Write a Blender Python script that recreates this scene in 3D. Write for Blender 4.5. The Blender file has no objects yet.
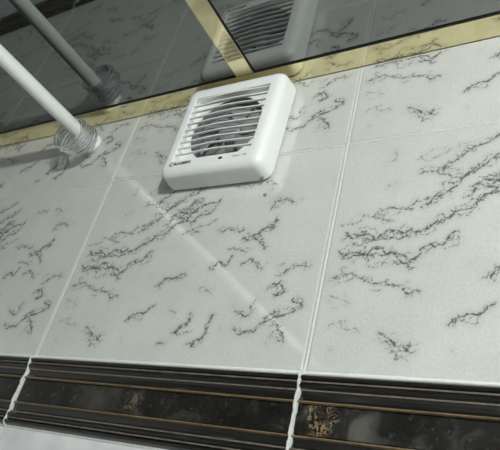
import bpy, bmesh, math, random
import numpy as np
from mathutils import Matrix, Vector

S = bpy.context.scene
COL = S.collection
random.seed(7)
rng = np.random.default_rng(11)

# ------------------------------------------------------------------ camera, world, light, exposure
Z0 = 2.09                      # height of the top edge of the dark border above the floor
CEIL = 0.360                   # ceiling height above that edge
R = ((0.8536746, 0.4673636, 0.2298061),       # camera right / down / forward in wall coordinates
     (-0.0739695, 0.5455816, -0.8347869),
     (-0.5155271, 0.6956378, 0.5003198))
cam_data = bpy.data.cameras.new('camera')
cam_data.sensor_width = 36.0
cam_data.lens = 591.217 * 36.0 / 500.0
cam_data.clip_start = 0.01
cam = bpy.data.objects.new('camera', cam_data)
COL.objects.link(cam)
rt, dn, fw = (Vector(r) for r in R)
M = Matrix((rt, -dn, -fw)).transposed().to_4x4()
M.translation = Vector((0.55213, -0.42492, -0.15100 + Z0))
cam.matrix_world = M
S.camera = cam

world = bpy.data.worlds.new('world')
S.world = world
world.use_nodes = True
world.node_tree.nodes['Background'].inputs[0].default_value = (0.75, 0.85, 0.9, 1)
world.node_tree.nodes['Background'].inputs[1].default_value = 0.05

LAMP = (0.95, -0.92)           # the ceiling lamp (its light is made in the lamp builder)
LAMP_W = 67.0
S.view_settings.view_transform = 'Standard'
S.view_settings.look = 'None'
S.view_settings.gamma = 1.0
S.view_settings.use_curve_mapping = False
S.view_settings.exposure = 0.0

XL, XR, YF = -0.99, 1.32, -1.75   # the room: left, right and front walls (back wall at y = 0)

# ------------------------------------------------------------------ helpers
def link(o, parent=None):
    COL.objects.link(o)
    if parent: o.parent = parent
    return o

def tag(o, label=None, cat=None, group=None, kind=None):
    if label: o['label'] = label
    if cat: o['category'] = cat
    if group: o['group'] = group
    if kind: o['kind'] = kind
    return o

def mesh_obj(name, verts, faces, mat, parent=None, smooth=False, loc=None):
    me = bpy.data.meshes.new(name)
    me.from_pydata([tuple(v) for v in verts], [], faces)
    if mat: me.materials.append(mat)
    if smooth: me.polygons.foreach_set('use_smooth', [True] * len(me.polygons))
    me.update()
    o = bpy.data.objects.new(name, me)
    if loc: o.location = loc
    return link(o, parent)

def bm_obj(name, bm, mat, parent=None, smooth=False, loc=None):
    bmesh.ops.recalc_face_normals(bm, faces=bm.faces)
    me = bpy.data.meshes.new(name)
    bm.to_mesh(me); bm.free()
    if mat: me.materials.append(mat)
    if smooth: me.polygons.foreach_set('use_smooth', [True] * len(me.polygons))
    o = bpy.data.objects.new(name, me)
    if loc: o.location = loc
    return link(o, parent)

def box_bm(x0, x1, y0, y1, z0, z1, bevel=0.0, seg=2):
    bm = bmesh.new()
    bmesh.ops.create_cube(bm, size=1)
    for v in bm.verts:
        v.co = Vector(((x0 + x1) / 2 + v.co.x * (x1 - x0), (y0 + y1) / 2 + v.co.y * (y1 - y0),
                       (z0 + z1) / 2 + v.co.z * (z1 - z0)))
    if bevel:
        bmesh.ops.bevel(bm, geom=list(bm.edges), offset=bevel, segments=seg, affect='EDGES', profile=0.5)
    return bm

def empty(name, loc=(0, 0, 0)):
    o = bpy.data.objects.new(name, None)
    o.location = loc
    o.empty_display_size = 0.02
    return link(o)

def lathe_y(profile, n=48):
    """profile of (radius, y); revolved about the y axis"""
    vs, fs = [], []
    for r, y in profile:
        for k in range(n):
            a = 2 * math.pi * k / n
            vs.append((r * math.cos(a), y, r * math.sin(a)))
    for i in range(len(profile) - 1):
        for k in range(n):
            k2 = (k + 1) % n
            fs.append((i * n + k, i * n + k2, (i + 1) * n + k2, (i + 1) * n + k))
    return vs, fs

# ------------------------------------------------------------------ materials
def new_mat(name):
    m = bpy.data.materials.new(name)
    m.use_nodes = True
    nt = m.node_tree
    return m, nt, nt.nodes['Principled BSDF']

def N(nt, t, **kw):
    n = nt.nodes.new(t)
    for k, v in kw.items(): setattr(n, k, v)
    return n

def noise(nt, scale, detail=4, rough=0.55, vec=None, dist=0.0):
    n = N(nt, 'ShaderNodeTexNoise')
    n.inputs['Scale'].default_value = scale
    n.inputs['Detail'].default_value = detail
    n.inputs['Roughness'].default_value = rough
    n.inputs['Distortion'].default_value = dist
    if vec is None:
        tc = N(nt, 'ShaderNodeTexCoord'); vec = tc.outputs['Object']
    nt.links.new(vec, n.inputs['Vector'])
    return n

def ramp(nt, fac, stops):
    r = N(nt, 'ShaderNodeValToRGB')
    while len(r.color_ramp.elements) < len(stops): r.color_ramp.elements.new(0.5)
    for e, (p, c) in zip(r.color_ramp.elements, stops):
        e.position = p
        e.color = (c[0], c[1], c[2], 1) if isinstance(c, tuple) else (c, c, c, 1)
    nt.links.new(fac, r.inputs[0])
    return r

def mix(nt, fac, a, b):
    m = N(nt, 'ShaderNodeMix', data_type='RGBA')
    for v, k in ((fac, 0), (a, 6), (b, 7)):
        if isinstance(v, (int, float)): m.inputs[k].default_value = v
        elif isinstance(v, tuple): m.inputs[k].default_value = (*v, 1)
        else: nt.links.new(v, m.inputs[k])
    return m.outputs[2]

def math_n(nt, op, a, b=None):
    m = N(nt, 'ShaderNodeMath', operation=op)
    for k, v in ((0, a), (1, b)):
        if v is None: continue
        if isinstance(v, (int, float)): m.inputs[k].default_value = v
        else: nt.links.new(v, m.inputs[k])
    return m.outputs[0]

def bump(nt, bsdf, height, strength, dist=0.001):
    b = N(nt, 'ShaderNodeBump')
    b.inputs['Strength'].default_value = strength
    b.inputs['Distance'].default_value = dist
    nt.links.new(height, b.inputs['Height'])
    nt.links.new(b.outputs[0], bsdf.inputs['Normal'])

def plain(name, col, rough=0.4, metal=0.0, var=0.06, scale=60.0, spec=0.5, ior=1.5):
    m, nt, b = new_mat(name)
    n = noise(nt, scale)
    lo = tuple(c * (1 - var) for c in col); hi = tuple(min(1, c * (1 + var)) for c in col)
    r = ramp(nt, n.outputs[0], [(0.3, lo), (0.7, hi)])
    nt.links.new(r.outputs[0], b.inputs['Base Color'])
    b.inputs['Roughness'].default_value = rough
    b.inputs['Metallic'].default_value = metal
    b.inputs['Specular IOR Level'].default_value = spec
    b.inputs['IOR'].default_value = ior
    return m

def tile_material():
    m, nt, b = new_mat('veined_tile_glaze')
    av = N(nt, 'ShaderNodeAttribute', attribute_name='vein')
    ah = N(nt, 'ShaderNodeAttribute', attribute_name='haze')
    cloud = noise(nt, 16, 4, 0.6)
    base = ramp(nt, cloud.outputs[0], [(0.3, (0.605, 0.615, 0.585)), (0.7, (0.675, 0.685, 0.65))]).outputs[0]
    grain = noise(nt, 420, 3, 0.7)
    gr = ramp(nt, grain.outputs[0], [(0.25, 0.86), (0.75, 1.07)]).outputs[0]
    mul = N(nt, 'ShaderNodeMix', data_type='RGBA', blend_type='MULTIPLY')
    mul.inputs[0].default_value = 1.0
    nt.links.new(base, mul.inputs[6]); nt.links.new(gr, mul.inputs[7])
    hz = math_n(nt, 'MULTIPLY', ah.outputs['Fac'], 0.30)
    c1 = mix(nt, hz, mul.outputs[2], (0.30, 0.31, 0.29))
    fine = noise(nt, 330, 2, 0.6)
    fr = ramp(nt, fine.outputs[0], [(0.34, 0.25), (0.56, 1.0)]).outputs[0]
    vf = math_n(nt, 'MULTIPLY', av.outputs['Fac'], fr)
    vf = ramp(nt, vf, [(0.12, 0.0), (0.62, 1.0)]).outputs[0]
    c2 = mix(nt, vf, c1, (0.125, 0.128, 0.122))
    nt.links.new(c2, b.inputs['Base Color'])
    b.inputs['Roughness'].default_value = 0.05
    b.inputs['IOR'].default_value = 2.0
    soft = noise(nt, 90, 2, 0.5)
    bump(nt, b, soft.outputs[0], 0.02, 0.002)
    return m

def lower_tile_material():
    m, nt, b = new_mat('pale_lower_tile_glaze')
    n = noise(nt, 22, 3, 0.5)
    r = ramp(nt, n.outputs[0], [(0.38, (0.60, 0.61, 0.64)), (0.6, (0.72, 0.73, 0.74))])
    nt.links.new(r.outputs[0], b.inputs['Base Color'])
    b.inputs['Roughness'].default_value = 0.2
    return m

def inlay_material():
    m, nt, b = new_mat('dark_marbled_inlay_glaze')
    tc = N(nt, 'ShaderNodeTexCoord')
    geo = N(nt, 'ShaderNodeNewGeometry')
    v = geo.outputs['Position']
    def spot(c, r0, r1):
        d = N(nt, 'ShaderNodeVectorMath', operation='DISTANCE')
        wob = noise(nt, 70, 3, 0.6, v)
        ad = N(nt, 'ShaderNodeVectorMath', operation='MULTIPLY_ADD')
        nt.links.new(wob.outputs['Color'], ad.inputs[0])
        ad.inputs[1].default_value = (.03, 0, .03); nt.links.new(v, ad.inputs[2])
        nt.links.new(ad.outputs[0], d.inputs[0]); d.inputs[1].default_value = (c[0] + .015, c[1], c[2] + Z0 + .015)
        mr = N(nt, 'ShaderNodeMapRange', interpolation_type='SMOOTHSTEP')
        nt.links.new(d.outputs['Value'], mr.inputs[0])
        mr.inputs[1].default_value = r0; mr.inputs[2].default_value = r1
        mr.inputs[3].default_value = 1.0; mr.inputs[4].default_value = 0.0
        return mr.outputs[0]
    big = noise(nt, 34, 5, 0.62, v, 0.6)
    grey = ramp(nt, big.outputs[0], [(0.42, (0.006, 0.0055, 0.005)), (0.56, (0.014, 0.0135, 0.0125)), (0.72, (0.055, 0.053, 0.047))])
    gz = math_n(nt, 'MAXIMUM', spot((.380, -.002, -.037), .006, .026), math_n(nt, 'MULTIPLY', spot((.11, -.002, -.037), .005, .045), .35))
    gz = math_n(nt, 'MULTIPLY', gz, ramp(nt, big.outputs[0], [(0.40, 0.15), (0.6, 0.9)]).outputs[0])
    gcol = mix(nt, gz, grey.outputs[0], (0.10, 0.097, 0.082))
    fl = noise(nt, 95, 4, 0.7, v, 1.2)
    flk = ramp(nt, fl.outputs[0], [(0.46, 0.0), (0.50, 1.0), (0.54, 0.0)])
    ringz = math_n(nt, 'SUBTRACT', spot((.353, -.002, -.038), .009, .0165), math_n(nt, 'MULTIPLY', spot((.356, -.002, -.037), .002, .008), .9))
    zn = math_n(nt, 'MAXIMUM', ringz, math_n(nt, 'MULTIPLY', spot((.163, -.002, -.036), .003, .012), .6))
    gf = math_n(nt, 'MULTIPLY', flk.outputs[0], zn)
    c = mix(nt, gf, gcol, (0.40, 0.27, 0.15))
    speck = ramp(nt, noise(nt, 240, 2, 0.6, v).outputs[0], [(0.60, 0.0), (0.74, 0.30)])
    c = mix(nt, speck.outputs[0], c, (0.13, 0.12, 0.11))
    nt.links.new(c, b.inputs['Base Color'])
    b.inputs['Roughness'].default_value = 0.22
    bump(nt, b, big.outputs[0], 0.25, 0.002)
    return m

def mirror_material():
    m, nt, b = new_mat('smoked_mirror_panel')
    n = noise(nt, 7, 2, 0.5)
    r = ramp(nt, n.outputs[0], [(0.3, (0.25, 0.262, 0.260)), (0.7, (0.275, 0.285, 0.278))])
    nt.links.new(r.outputs[0], b.inputs['Base Color'])
    b.inputs['Metallic'].default_value = 1.0
    g = noise(nt, 900, 2, 0.5)
    rr = ramp(nt, g.outputs[0], [(0.3, 0.02), (0.7, 0.07)])
    nt.links.new(rr.outputs[0], b.inputs['Roughness'])
    return m

def gold_material():
    m, nt, b = new_mat('gold_mirror_trim')
    n = noise(nt, 30, 3, 0.6)
    r = ramp(nt, n.outputs[0], [(0.3, (0.76, 0.68, 0.41)), (0.7, (0.88, 0.80, 0.52))])
    nt.links.new(r.outputs[0], b.inputs['Base Color'])
    b.inputs['Metallic'].default_value = 1.0
    b.inputs['Roughness'].default_value = 0.10
    return m

def clear_material():
    m, nt, b = new_mat('clear_grey_plastic')
    n = noise(nt, 200)
    r = ramp(nt, n.outputs[0], [(0.3, (0.72, 0.74, 0.80)), (0.7, (0.86, 0.88, 0.92))])
    nt.links.new(r.outputs[0], b.inputs['Base Color'])
    b.inputs['Transmission Weight'].default_value = 0.85
    b.inputs['Roughness'].default_value = 0.08
    b.inputs['IOR'].default_value = 1.48
    return m

def wall_material(name, a, c):
    m, nt, b = new_mat(name)
    tc = N(nt, 'ShaderNodeTexCoord')
    n = noise(nt, 9, 5, 0.6)
    r = ramp(nt, n.outputs[0], [(0.35, a), (0.65, c)])
    nt.links.new(r.outputs[0], b.inputs['Base Color'])
    b.inputs['Roughness'].default_value = 0.35
    return m

TILE = tile_material()
LOWER = lower_tile_material()
INLAY = inlay_material()
MIRROR = mirror_material()
GOLD = gold_material()
CLEAR = clear_material()
GROUT = plain('white_grout', (0.58, 0.60, 0.575), 0.6, var=0.08, scale=250)
CAULK = plain('white_caulk', (0.78, 0.80, 0.78), 0.5, var=0.05, scale=200)
BLACK = plain('black_border_glaze', (0.009, 0.0085, 0.008), 0.12, var=0.3, scale=80, ior=1.75)
BRONZE = plain('bronze_line_glaze', (0.23, 0.165, 0.09), 0.28, var=0.25, scale=120)
HIGHLIGHT = plain('painted_highlight_tan', (0.15, 0.13, 0.10), 0.3, var=0.3, scale=150)  # dull tan for highlights painted onto the border mouldings
TRIMSIDE = plain('black_trim_edge', (0.012, 0.012, 0.012), 0.45, var=0.2)
WHITE = plain('white_fan_plastic', (0.82, 0.84, 0.83), 0.32, var=0.015)
RODW = plain('white_enamelled_pole', (0.82, 0.86, 0.82), 0.22, var=0.02, scale=30)
GREYP = plain('grey_impeller_plastic', (0.25, 0.25, 0.25), 0.45, var=0.05)
DARK = plain('dark_duct_plastic', (0.21, 0.21, 0.21), 0.5, var=0.1)
INK = plain('dark_print', (0.03, 0.035, 0.04), 0.5, var=0.1)
INKG = plain('grey_print', (0.35, 0.36, 0.37), 0.5, var=0.1)
LENS = plain('dark_indicator_lens', (0.05, 0.05, 0.055), 0.12, var=0.1)
ROOM = wall_material('room_wall_tile', (0.50, 0.51, 0.49), (0.60, 0.61, 0.58))
FLOORM = wall_material('floor_tile', (0.30, 0.28, 0.26), (0.40, 0.37, 0.34))

# ------------------------------------------------------------------ the room shell
def shell(name, x0, x1, y0, y1, z0, z1, mat):
    return tag(bm_obj(name, box_bm(x0, x1, y0, y1, z0, z1), mat), kind='structure')

shell('floor', XL - .1, XR + .1, YF - .1, .1, -.1, 0, FLOORM)
shell('wall_left', XL - .1, XL, YF, .1, 0, Z0 + CEIL + .05, ROOM)
shell('wall_right', XR, XR + .1, YF, .1, 0, Z0 + CEIL + .05, ROOM)
shell('wall_front', XL - .1, XR + .1, YF - .1, YF, 0, Z0 + CEIL + .05, ROOM)
wall = shell('wall_back', XL, XR, 0.0007, .1, 0, Z0 + CEIL + .05, GROUT)
ceiling = shell('ceiling', XL, XR, YF, 0.0005, Z0 + CEIL + .012, Z0 + CEIL + .05, TRIMSIDE)

# ------------------------------------------------------------------ tiles
TW, TH, JN = 0.330, 0.2455, 0.0028
# the printed veins of one tile, in millimetres from its lower left corner: (strength, polyline)
VEINS = [
 (1, [(16,138),(44,127),(69,132),(82,132),(99,140),(112,149),(130,157),(139,166),(154,177),(163,186)]),
 (.6, [(10,144),(31,155),(53,161),(66,158)]), (.7, [(70,158),(96,169)]),
 (1, [(12,117),(38,112),(67,107),(79,104),(87,112),(105,118),(114,130)]),
 (.8, [(10,90),(33,91),(53,82),(72,80),(91,74)]),
 (1, [(143,84),(146,94),(157,94),(174,98)]),
 (.8, [(94,196),(114,187),(132,195)]), (.9, [(123,175),(143,177),(153,193),(160,194)]),
 (.8, [(152,150),(175,151)]), (1, [(136,181),(160,179),(174,188),(190,193)]),
 (.9, [(142,166),(166,174),(185,181)]), (.7, [(153,193),(166,194)]),
 (.8, [(198,152),(212,154),(231,149)]),
 (1, [(231,138),(245,142),(255,148),(264,149),(267,160)]), (.9, [(244,139),(255,132),(262,124)]),
 (.7, [(218,127),(230,126),(243,122)]), (1, [(201,105),(211,112),(223,110),(226,119)]),
 (.8, [(239,107),(249,114),(266,102)]), (.8, [(258,171),(269,182),(283,176)]),
 (.8, [(286,93),(295,100),(312,102)]), (1, [(277,80),(284,84),(294,78),(284,74)]),
 (.5, [(280,105),(287,105)]), (.7, [(207,208),(228,208)]), (.7, [(244,208),(260,203)]),
 (1, [(116,44),(123,52),(137,56),(147,64)]), (.5, [(168,57),(178,54)]),
 (.5, [(15,43),(24,48),(43,37)]), (1, [(60,37),(74,27),(88,20)]), (.5, [(11,71),(31,64)]),
 (.7, [(164,21),(177,24)]), (1, [(182,33),(189,42),(197,48),(196,55)]), (.7, [(184,34),(201,35)]),
 (1, [(208,20),(217,28),(219,38),(221,45),(223,54)]), (.9, [(247,56),(261,50)]),
 (.9, [(250,40),(262,36),(273,36),(280,46),(293,51),(306,56),(316,62),(306,70)]),
 (.8, [(279,50),(289,57),(294,53)]), (1, [(293,46),(302,35),(305,28)]),
 (.7, [(262,60),(269,66)]), (.6, [(197,82),(213,76)]),
 # upper right of the print, seen on the right-hand tile
 (.9, [(81,198),(101,196),(111,207),(132,221),(150,232)]), (.5, [(78,219),(107,222)]),
 (1, [(89,160),(98,168),(113,178),(121,189),(130,194),(144,205),(165,214)]), (.8, [(119,164),(128,172),(145,184),(165,196)]),
 (.7, [(41,153),(58,161),(77,157)]), (.8, [(26,134),(51,127),(73,133)]), (.7, [(44,151),(60,145)]),
 (.9, [(16,112),(39,112),(62,113),(75,106),(80,98)]), (.5, [(51,215),(53,227)]), (.5, [(50,186),(58,189)]),
 (.6, [(150,150),(172,160),(192,166)]), (.6, [(60,33),(70,24),(84,16)]),
]

def fractal(pl, amp, step=1.6):
    pts = [np.array(p, float) for p in pl]
    while max(np.linalg.norm(b - a) for a, b in zip(pts, pts[1:])) > step:
        out = [pts[0]]
        for a, b in zip(pts, pts[1:]):
            d = b - a; L = np.linalg.norm(d)
            if L > step:
                nrm = np.array((-d[1], d[0])) / (L + 1e-9)
                out.append((a + b) / 2 + nrm * rng.normal(0, amp * L))
            out.append(b)
        pts = out
    return pts

def print_segments():
    segs = []                                     # ax, az, bx, bz, half width, strength
    def draw(pts, s, w):
        ph = rng.uniform(0, 6.28, 3)
        for i, (a, b) in enumerate(zip(pts, pts[1:])):
            f = 0.60 + 0.28 * math.sin(i * 0.55 + ph[0]) + 0.25 * math.sin(i * 1.7 + ph[1])
            if f < 0.26: continue
            segs.append((*a, *b, w * (0.7 + 0.5 * f), s * min(1, 0.35 + 0.75 * f)))
    for s, pl in VEINS:
        pl = [np.array(p, float) for p in pl]
        main = fractal(pl, 0.17)
        draw(main, s, 0.56)
        L = sum(np.linalg.norm(b - a) for a, b in zip(pl, pl[1:]))
        for e in range(2 if s >= .8 else 1):      # looser lines running beside the first
            off = rng.normal(0, 1.7, 2)
            draw(fractal([p + off + rng.normal(0, 1.0, 2) for p in pl], 0.22), s * rng.uniform(.5, .85), 0.40)
        for e in range(int(L * s / 4) + 1):       # short twigs
            p = main[rng.integers(len(main))]
            q = p + rng.normal(0, 1.6, 2) + np.array((1, .45)) * rng.normal(0, 3.4)
            draw(fractal([p, q], 0.35), s * rng.uniform(.5, .9), 0.40)
    for e in range(26):                           # lone specks
        p = rng.uniform((10, 10), (320, 236)); q = p + rng.normal(0, 1.3, 2)
        segs.append((*p, *q, 0.5, rng.uniform(.25, .6)))
    return np.array(segs)

SEGS = print_segments()
WAVE = [np.array(p, float) for _, pl in VEINS for p in pl]

def printed_tile_mesh(name, height):
    """one tile: a fine grid front (it carries the print), pillowed edges and straight sides; origin lower left, front at y=0"""
    w, h = TW - JN, height
    step = 0.85e-3
    nx, nz = int(w / step), int(h / step)
    xs = np.linspace(0, w, nx + 1); zs = np.linspace(0, h, nz + 1)
    X, Z = np.meshgrid(xs, zs)
    edge = np.minimum(np.minimum(X, w - X), np.minimum(Z, h - Z))
    Y = 0.0011 * np.clip(1 - edge / 0.0023, 0, 1) ** 2
    px, pz = (X.ravel() + JN / 2) * 1000, (Z.ravel() + JN / 2) * 1000
    vein = np.zeros(px.size); near = np.full(px.size, 1e3); nst = np.zeros(px.size)
    G = 12.0                                       # bucket the segments so that only near vertices are visited
    for ax, az, bx, bz, hw, st in SEGS:
        x0, x1 = min(ax, bx) - G, max(ax, bx) + G
        z0, z1 = min(az, bz) - G, max(az, bz) + G
        i0, i1 = np.searchsorted(xs, ((x0) / 1000 - JN / 2, (x1) / 1000 - JN / 2))
        k0, k1 = np.searchsorted(zs, ((z0) / 1000 - JN / 2, (z1) / 1000 - JN / 2))
        if i1 <= i0 or k1 <= k0: continue
        sx = (xs[i0:i1] + JN / 2) * 1000; sz = (zs[k0:k1] + JN / 2) * 1000
        QX, QZ = np.meshgrid(sx, sz)
        dx, dz = bx - ax, bz - az
        t = np.clip(((QX - ax) * dx + (QZ - az) * dz) / (dx * dx + dz * dz + 1e-9), 0, 1)
        d = np.hypot(QX - ax - t * dx, QZ - az - t * dz)
        ids = (np.arange(k0, k1)[:, None] * (nx + 1) + np.arange(i0, i1)[None, :]).ravel()
        d = d.ravel()
        vein[ids] = np.maximum(vein[ids], st * np.clip(1.2 - d / (hw * 1.7), 0, 1))
        g = st * np.exp(-(d / 3.6) ** 2)
        nst[ids] = np.maximum(nst[ids], g)
    V = np.stack([X.ravel(), Y.ravel(), Z.ravel()], 1)
    n0 = len(V)
    idx = np.arange(n0).reshape(nz + 1, nx + 1)
    quads = np.stack([idx[:-1, :-1], idx[:-1, 1:], idx[1:, 1:], idx[1:, :-1]], -1).reshape(-1, 4)
    rim = np.concatenate([idx[0, :-1], idx[:-1, -1], idx[-1, :0:-1], idx[:0:-1, 0]])
    back = V[rim].copy(); back[:, 1] = 0.006
    V = np.concatenate([V, back])
    nb = len(rim); bi = n0 + np.arange(nb)
    side = np.stack([rim, bi, np.roll(bi, -1), np.roll(rim, -1)], 1)
    F = np.concatenate([quads, side])
    me = bpy.data.meshes.new(name)
    me.vertices.add(len(V)); me.vertices.foreach_set('co', V.ravel())
    me.loops.add(F.size); me.loops.foreach_set('vertex_index', F.ravel())
    me.polygons.add(len(F)); me.polygons.foreach_set('loop_start', np.arange(0, F.size, 4))
    me.update(calc_edges=True); me.validate()
    me.polygons.foreach_set('use_smooth', [True] * len(F))
    z = np.zeros(nb)
    for nm, arr in (('vein', vein), ('haze', nst)):
        at = me.attributes.new(nm, 'FLOAT', 'POINT')
        at.data.foreach_set('value', np.concatenate([arr, z]).astype(np.float32))
    me.materials.append(TILE)
    return me

full_mesh = printed_tile_mesh('tile', TH - JN)
cut_mesh = printed_tile_mesh('cut_tile', CEIL - TH - JN / 2 - 0.001)
low_bm = box_bm(0, TW - JN, 0, 0.006, 0, TH - JN, 0.0009, 2)
low_me = bpy.data.meshes.new('lower_tile'); low_bm.to_mesh(low_me); low_bm.free(); low_me.materials.append(LOWER)
BAND = 0.075
for c in range(-3, 4):
    x = c * TW + JN / 2
    for me, z in ((full_mesh, JN / 2), (cut_mesh, TH + JN / 2)):
        o = bpy.data.objects.new('tile', me); o.location = (x, 0, Z0 + z)
        o.rotation_euler = (random.uniform(-.0012, .0012), 0, random.uniform(-.0010, .0010))
        link(o, wall)
    z = -BAND - TH
    while Z0 + z > 0:
        o = bpy.data.objects.new('tile', low_me); o.location = (x, 0, Z0 + z + JN / 2)
        link(o, wall)
        z -= TH

# ------------------------------------------------------------------ dark border tiles: moulded profile, bronze lines, marbled inlay
def profile_round(z0, z1, base, peak, n=7):
    return [(z0 + (z1 - z0) * i / n, base + (peak - base) * math.sin(math.pi * i / n)) for i in range(n + 1)]

top = [(0.0006, 0.004)] + profile_round(0.0006, 0.0075, -0.0010, -0.0058) + profile_round(0.0080, 0.0140, -0.0030, -0.0055) \
    + [(0.0150, -0.0020), (0.0170, -0.0014), (0.0205, -0.0014), (0.0222, -0.0022), (0.0225, -0.0022)]
prof = top + [(0.0252, -0.0022), (0.0254, 0.001), (0.0496, 0.001), (0.0498, -0.0022)] + [(BAND - z, y) for z, y in reversed(top)]
L = TW - JN
def extrude_profile(name, pr, length, mat, parent, x0=0.0, closed=False):
    vs = [(x0, y, -z) for z, y in pr] + [(x0 + length, y, -z) for z, y in pr]
    n = len(pr)
    fs = [(i, i + 1, n + i + 1, n + i) for i in range(n - 1)]
    if closed: fs.append((n - 1, 0, n, 2 * n - 1))
    fs += [tuple(range(n)), tuple(range(2 * n - 1, n - 1, -1))]
    o = mesh_obj(name, vs, fs, mat, parent)
    bm = bmesh.new(); bm.from_mesh(o.data); bmesh.ops.recalc_face_normals(bm, faces=bm.faces); bm.to_mesh(o.data); bm.free()
    return o
proto = None
for c in range(-3, 4):
    if proto is None:
        b = extrude_profile('border_tile', prof, L, BLACK, wall, closed=True)
        kids = []
        for zc in (0.0239, BAND - 0.0239):
            kids.append(extrude_profile('bronze_line', [(zc - .0013, 0.0)] + profile_round(zc - .0013, zc + .0013, -.0020, -.0044, 8) + [(zc + .0013, 0.0)],
                                        L - .0004, BRONZE, b, .0002, closed=True))
        for zc, yp in ((.0077, -.0043), (.0145, -.0034), (BAND - .0077, -.0043), (BAND - .0145, -.0034)):  # thin tan strips: highlights along the mouldings put in as colour
            kids.append(extrude_profile('painted_highlight', [(zc - .0007, -.0008), (zc - .0006, yp), (zc + .0006, yp), (zc + .0007, -.0008)],
                                        L - .0004, HIGHLIGHT, b, .0002, closed=True))
        kids.append(bm_obj('marbled_inlay', box_bm(.0003, L - .0003, -.0021, .0006, -(BAND - .0256), -.0256, .0008, 2), INLAY, b))
        proto = b
    else:
        b = link(proto.copy(), wall)
        for k in kids: link(k.copy(), b)
    b.location = (c * TW + JN / 2, 0, Z0)

# ------------------------------------------------------------------ grout: squeezed beads in the joints
def bead(name, path, widths, heights, axis, seg=6, mat=None):
    """half-round ridge along path [(x, y, z)]; axis is the direction across it"""
    vs, fs = [], []
    for (x, y, z), w, h in zip(path, widths, heights):
        for k in range(seg + 1):
            a = math.pi * k / seg
            d = -math.cos(a) * w
            vs.append((x + axis[0] * d, y - math.sin(a) * h, z + axis[2] * d))
    n = seg + 1
    for i in range(len(path) - 1):
        for k in range(seg):
            fs.append((i * n + k, i * n + k + 1, (i + 1) * n + k + 1, (i + 1) * n + k))
    o = mesh_obj(name, vs, fs, mat or GROUT, wall, smooth=True)
    bm = bmesh.new(); bm.from_mesh(o.data); bmesh.ops.recalc_face_normals(bm, faces=bm.faces); bm.to_mesh(o.data); bm.free()
    return o
for c in range(-2, 4):
    path, ws, hs = [], [], []
    z = CEIL - .002
    r2 = random.Random(40 + c)
    wob = 0.0
    while z > -0.33:
        on = -BAND - .001 < z < 0.0005
        wob = wob * .72 + r2.uniform(-1, 1) * (.00065 if on else .00012)
        path.append((c * TW + wob, .0006, Z0 + z))
        ws.append((.0019 + r2.uniform(-.0004, .0006)) if on else .0015)
        hs.append((.0062 + r2.uniform(-.0008, .0012)) if on else .0007)
        z -= .0030 if on else .006
    bead('grout_bead', path, ws, hs, (1, 0, 0))
def hbead(z, w, h, mat=None):
    xs = np.arange(XL, XR + .001, .02)
    bead('grout_bead', [(x, .0006, Z0 + z) for x in xs], [w + random.uniform(-.0002, .0002) for _ in xs], [h] * len(xs), (0, 0, 1), mat=mat)
hbead(0.0009, .0017, .0016, CAULK)
hbead(-BAND - .0002, .0015, .0014)
hbead(TH, .0011, .0005)

# ------------------------------------------------------------------ ceiling: smoked mirror panels and gold strips
ZC = Z0 + CEIL
SX0, SX1 = 0.1770, 0.2018         # the strip that runs away from the wall
TY = -0.0265                      # front edge of the strip along the wall
PW = 0.62                         # spacing of the strips
strips = [SX0 - 2 * PW, SX0 - PW, SX0, SX0 + PW]
strips = [s for s in strips if XL + .03 < s < XR - .03]
edges = [XL] + [v for s in strips for v in (s, s + SX1 - SX0)] + [XR]
for i in range(0, len(edges), 2):
    bm_obj('ceiling_panel', box_bm(edges[i] + .0003, edges[i + 1] - .0003, YF + .001, TY - .0003, ZC + .0026, ZC + .012), MIRROR, ceiling)
n_trim = 1
def trim(x0, x1, y0, y1, label):
    global n_trim
    o = tag(bm_obj('trim_%d' % n_trim, box_bm(x0, x1, y0, y1, ZC + .0004, ZC + .012), TRIMSIDE), label, kind='structure')
    n_trim += 1
    f = bm_obj('gold_face', box_bm(x0 + .0003, x1 - .0003, y0 + .0003, y1 - .0003, ZC - .0003, ZC + .0008, .0003, 1), GOLD, o)
    return o
trim(XL, XR, TY, -.0004, 'gold mirror strip along the top of the tiled wall')
for s in strips:
    trim(s, s + SX1 - SX0, YF + .001, TY - .0004, 'gold mirror strip crossing the ceiling away from the wall')

# ------------------------------------------------------------------ extractor fan
FX, FZ = 0.1810, 0.2814
fan = empty('extractor_fan', (FX, 0, Z0 + FZ))
fan.rotation_euler = (0, math.radians(0.9), 0)
tag(fan, 'square white plastic extractor fan with a louvred grille on the tiled wall under the ceiling', 'fan')
HW, HH, DEP = 0.0705, 0.0704, 0.031
def rrect(hw, hh, r, n=7):
    pts = []
    for cx, cz, a0 in ((hw - r, hh - r, 0), (-hw + r, hh - r, 90), (-hw + r, -hh + r, 180), (hw - r, -hh + r, 270)):
        for k in range(n):
            a = math.radians(a0 + 90 * k / (n - 1))
            pts.append((cx + r * math.cos(a), cz + r * math.sin(a)))
    return pts
def loft(rings, mat, name, parent, cap_first=False, cap_last=False, smooth=True):
    vs, fs = [], []
    n = len(rings[0][1])
    for y, pts in rings: vs += [(x, y, z) for x, z in pts]
    for i in range(len(rings) - 1):
        for k in range(n):
            k2 = (k + 1) % n
            fs.append((i * n + k, i * n + k2, (i + 1) * n + k2, (i + 1) * n + k))
    if cap_first: fs.append(tuple(range(n)))
    if cap_last: fs.append(tuple((len(rings) - 1) * n + k for k in range(n)))
    o = mesh_obj(name, vs, fs, mat, parent, smooth=False)
    bm = bmesh.new(); bm.from_mesh(o.data); bmesh.ops.recalc_face_normals(bm, faces=bm.faces); bm.to_mesh(o.data); bm.free()
    if smooth:
        o.data.polygons.foreach_set('use_smooth', [True] * len(o.data.polygons))
        md = o.modifiers.new('edge', 'EDGE_SPLIT'); md.split_angle = math.radians(38)
    return o
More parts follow.
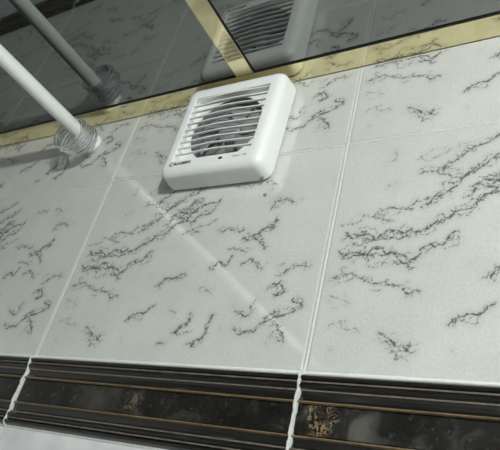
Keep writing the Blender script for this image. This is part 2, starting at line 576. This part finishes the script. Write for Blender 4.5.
LW, LH = 0.0525, 0.0492            # half size of the louvred opening
ER = 0.0105                         # rounding of the front edge
rings = [(-.0030, rrect(HW - .004, HH - .004, .010)), (-.0030, rrect(HW, HH, .012)), (-.0100, rrect(HW, HH, .012)), (-.0155, rrect(HW - .0008, HH - .0008, .012))]
for k in range(1, 8):
    a = math.pi / 2 * k / 7
    ins = .0008 + (ER) * (1 - math.cos(a))
    rings.append((-(DEP - ER) - ER * math.sin(a) , rrect(HW - ins, HH - ins, max(.004, .012 - ins * .5))))
rings += [(-DEP - .0002, rrect(LW + .004, LH + .004, .004)), (-DEP, rrect(LW + .0008, LH + .0008, .002)), (-DEP + .0008, rrect(LW, LH, .0015)), (-.0200, rrect(LW, LH, .0015))]
loft(rings, WHITE, 'housing', fan)
loft([(-.0002, rrect(HW - .006, HH - .006, .010)), (-.0040, rrect(HW - .006, HH - .006, .010))], WHITE, 'back_plate', fan, True, True)
# inner plate with the round opening
CR = 0.0485
def ring_plate():
    n = 96
    vs, fs = [], []
    for k in range(n):
        a = 2 * math.pi * k / n
        c, s = math.cos(a), math.sin(a)
        t = min((LW + .0015) / max(abs(c), 1e-6), (LH + .0015) / max(abs(s), 1e-6))
        vs += [(CR * c, -.0205, CR * s), (t * c, -.0205, t * s), (CR * c, -.0045, CR * s)]
    for k in range(n):
        a, b = 3 * k, 3 * ((k + 1) % n)
        fs += [(a, a + 1, b + 1, b), (a, b, b + 2, a + 2)]
    return mesh_obj('grille_plate', vs, fs, WHITE, fan)
ring_plate()
vs, fs = lathe_y([(CR - .0004, -.0195), (CR - .0004, -.0046)], 64)
mesh_obj('duct', vs, fs, DARK, fan, smooth=True)
vs, fs = lathe_y([(CR - .0005, -.0050), (0.0001, -.0050)], 64)
mesh_obj('duct_back', vs, fs, DARK, fan)
# impeller
vs, fs = lathe_y([(.0001, -.0165), (.010, -.0163), (.0135, -.0150), (.0145, -.0120), (.0145, -.0060)], 40)
imp = mesh_obj('impeller_hub', vs, fs, GREYP, fan, smooth=True)
for k in range(6):
    a0 = 2 * math.pi * k / 6 + .2
    vs, fs = [], []
    for i in range(7):
        r = .0140 + (.0425 - .0140) * i / 6
        half = math.radians(15 + 8 * i / 6)
        for j in range(5):
            t = j / 4 * 2 - 1
            a = a0 + t * half + .25 * i / 6
            vs.append((r * math.cos(a), -.0112 - t * .0030, r * math.sin(a)))
    for i in range(6):
        for j in range(4):
            fs.append((i * 5 + j, i * 5 + j + 1, (i + 1) * 5 + j + 1, (i + 1) * 5 + j))
    bl = mesh_obj('blade', vs, fs, GREYP, imp, smooth=True)
    sd = bl.modifiers.new('thickness', 'SOLIDIFY'); sd.thickness = .0008; sd.offset = 0
# louvre slats
NS = 10
def slat(zc):
    vs, fs = [], []
    nx = 24
    for i in range(nx + 1):
        u = i / nx * 2 - 1
        x = u * (LW + .0006)
        bow = .0022 * (math.cos(math.pi * u / 2) ** 2)
        # section of the slat: front edge high and forward, falling back inside
        sec = [(-.0272 - bow, .0010), (-.0300 - bow, .0011), (-.0306 - bow, .0009), (-.0306 - bow, -.0003),
               (-.0300 - bow, -.0005), (-.0274 - bow, .0002)]
        vs += [(x, y, zc + z) for y, z in sec]
    m = 6
    for i in range(nx):
        for k in range(m):
            k2 = (k + 1) % m
            fs.append((i * m + k, i * m + k2, (i + 1) * m + k2, (i + 1) * m + k))
    fs += [tuple(range(m)), tuple(nx * m + k for k in range(m - 1, -1, -1))]
    o = mesh_obj('slat', vs, fs, WHITE, fan)
    bm = bmesh.new(); bm.from_mesh(o.data); bmesh.ops.recalc_face_normals(bm, faces=bm.faces); bm.to_mesh(o.data); bm.free()
    return o
for k in range(NS):
    slat(-.0405 + .0860 * k / (NS - 1))
# print and indicator on the lower front
def text_part(name, body, size, x, z, mat, parent, rot=0.0, shear=0.0, bold=0.0):
    cu = bpy.data.curves.new(name, 'FONT')
    cu.body = body; cu.size = size; cu.extrude = .00015; cu.offset = bold; cu.shear = shear
    cu.align_x = 'LEFT'; cu.align_y = 'CENTER'
    t = bpy.data.objects.new(name, cu); COL.objects.link(t)
    bpy.context.view_layer.update()
    me = bpy.data.meshes.new_from_object(t)
    bpy.data.objects.remove(t)
    me.transform(Matrix.Rotation(math.pi / 2, 4, 'X') @ Matrix.Rotation(rot, 4, 'Z'))
    me.materials.clear(); me.materials.append(mat)
    o = bpy.data.objects.new(name, me); o.location = (x, -DEP - .0004, z)
    return link(o, parent)
text_part('logo_lettering', 'BLAUBERG', .0050, -.0478, -.0555, INK, fan, .03, 0.0, .00010)
vs, fs = [], []
for k in range(14):
    a = math.radians(40 + 280 * k / 13)
    for r in (.0014, .0026): vs.append((r * 1.15 * math.cos(a), 0, r * math.sin(a)))
for k in range(13): fs.append((2 * k, 2 * k + 1, 2 * k + 3, 2 * k + 2))
mesh_obj('logo_emblem', vs, fs, INK, fan, loc=(-.0512, -DEP - .0005, -.0557))
text_part('model_lettering', 'Deco  100', .0042, .0330, -.0555, INKG, fan)
bm = bmesh.new()
bmesh.ops.create_uvsphere(bm, u_segments=20, v_segments=10, radius=1)
for v in bm.verts: v.co = Vector((v.co.x * .0030, v.co.y * .0010, v.co.z * .0017))
bm_obj('indicator_lens', bm, LENS, fan, smooth=True, loc=(.0170, -DEP - .0002, -.0555))
bm = bmesh.new()
bmesh.ops.create_cone(bm, cap_ends=True, segments=16, radius1=.0026, radius2=.0018, depth=.0016, matrix=Matrix.Rotation(math.pi / 2, 4, 'X'))
bm_obj('screw_head', bm, DARK, fan, loc=(.0610, -.0075, -HH - .0002))

# small dark plug in the tile below the fan
vs, fs = lathe_y([(.0001, -.0009), (.0012, -.0008), (.0021, -.0003), (.0023, .0)], 20)
o = mesh_obj('wall_plug', vs, fs, DARK, None, smooth=True, loc=(.2458, -.0001, Z0 + .1918))
tag(o, 'tiny dark round plug in the tile just below the fan', 'plug')

# ------------------------------------------------------------------ shower curtain rod with its bunch of clear rings
RX, RZ, RR = -0.0744, 0.3205, 0.0100
rod = empty('shower_curtain_rod', (RX, 0, Z0 + RZ))
tag(rod, 'white round shower curtain rod fixed to the tiled wall close under the ceiling', 'curtain rod')
vs, fs = lathe_y([(RR, -.012), (RR, YF + .012)], 40)
mesh_obj('pole', vs, fs, RODW, rod, smooth=True)
fl = [(.0001, -.0006), (.0168, -.0006), (.0172, -.0016), (.0168, -.0035), (.0150, -.0052), (.0140, -.0080), (.0136, -.0200), (.0130, -.0218), (RR, -.0221)]
vs, fs = lathe_y(fl, 40)
for side in (0, 1):
    f = mesh_obj('wall_flange', vs, fs, RODW, rod, smooth=True)
    if side: f.location = (0, YF, 0); f.rotation_euler = (0, 0, math.pi)
def torus_mesh(Rm, rx, rz, n=48, m=10):
    vs, fs = [], []
    for i in range(n):
        a = 2 * math.pi * i / n
        for j in range(m):
            b = 2 * math.pi * j / m
            r = Rm + rx * math.cos(b)
            vs.append((r * math.cos(a), rz * math.sin(b), r * math.sin(a)))
    for i in range(n):
        for j in range(m):
            fs.append((i * m + j, ((i + 1) % n) * m + j, ((i + 1) % n) * m + (j + 1) % m, i * m + (j + 1) % m))
    me = bpy.data.meshes.new('curtain_ring'); me.from_pydata(vs, [], fs); me.materials.append(CLEAR)
    me.polygons.foreach_set('use_smooth', [True] * len(me.polygons)); me.update()
    return me
RM, RT = 0.0245, 0.0015
ring_me = torus_mesh(RM, RT, RT)
NR = 9
ORD = ['clear plastic curtain ring on the white rod, %s' % w for w in (
    'nearest to the tiled wall', 'second from the wall', 'third from the wall', 'fourth from the wall', 'in the middle of the bunch',
    'fourth from the open end of the bunch', 'third from the open end of the bunch', 'second from the open end of the bunch',
    'farthest from the tiled wall')]
for k in range(NR):
    o = bpy.data.objects.new('curtain_ring', ring_me)
    y = -.0145 - .0035 * k
    rr = RR if y < -.0240 else .0139
    swing = random.uniform(-.30, .30)
    drop = RM - RT - rr - .0004
    o.location = (RX + math.sin(swing) * drop, y, Z0 + RZ - math.cos(swing) * drop)
    o.rotation_euler = (-.05 + .012 * k, 0, random.uniform(-.03, .03))
    tag(o, ORD[k], 'curtain ring', 'clear rings bunched on the curtain rod')
    link(o)

# ------------------------------------------------------------------ ceiling lamp (above and behind the camera, to the right)
lamp = empty('ceiling_lamp', (LAMP[0], LAMP[1], ZC + .0026))
tag(lamp, 'small round ceiling lamp with a bare frosted bulb', 'lamp')
def lathe_z(name, prof_, mat, parent):
    vs, fs = lathe_y(prof_, 40)
    return mesh_obj(name, [(x, z, y) for x, y, z in vs], fs, mat, parent, smooth=True)
lathe_z('lamp_base', [(.0001, 0.0), (.050, 0.0), (.052, -.003), (.046, -.008), (.0105, -.009)], WHITE, lamp)
gm, gnt, gb = new_mat('lit_frosted_bulb')
gb.inputs['Base Color'].default_value = (.9, .9, .88, 1)
gb.inputs['Emission Color'].default_value = (.97, 1.0, .985, 1)
gb.inputs['Emission Strength'].default_value = 6.0
lathe_z('bulb', [(.010, -.008), (.012, -.016), (.018, -.024), (.019, -.031), (.014, -.041), (.0001, -.046)], gm, lamp)
ld = bpy.data.lights.new('lamp_bulb', 'POINT')
ld.energy = LAMP_W; ld.shadow_soft_size = 0.03; ld.color = (.97, 1.0, .985)
lo = bpy.data.objects.new('lamp_bulb', ld); lo.location = (0, 0, -.032); link(lo, lamp)
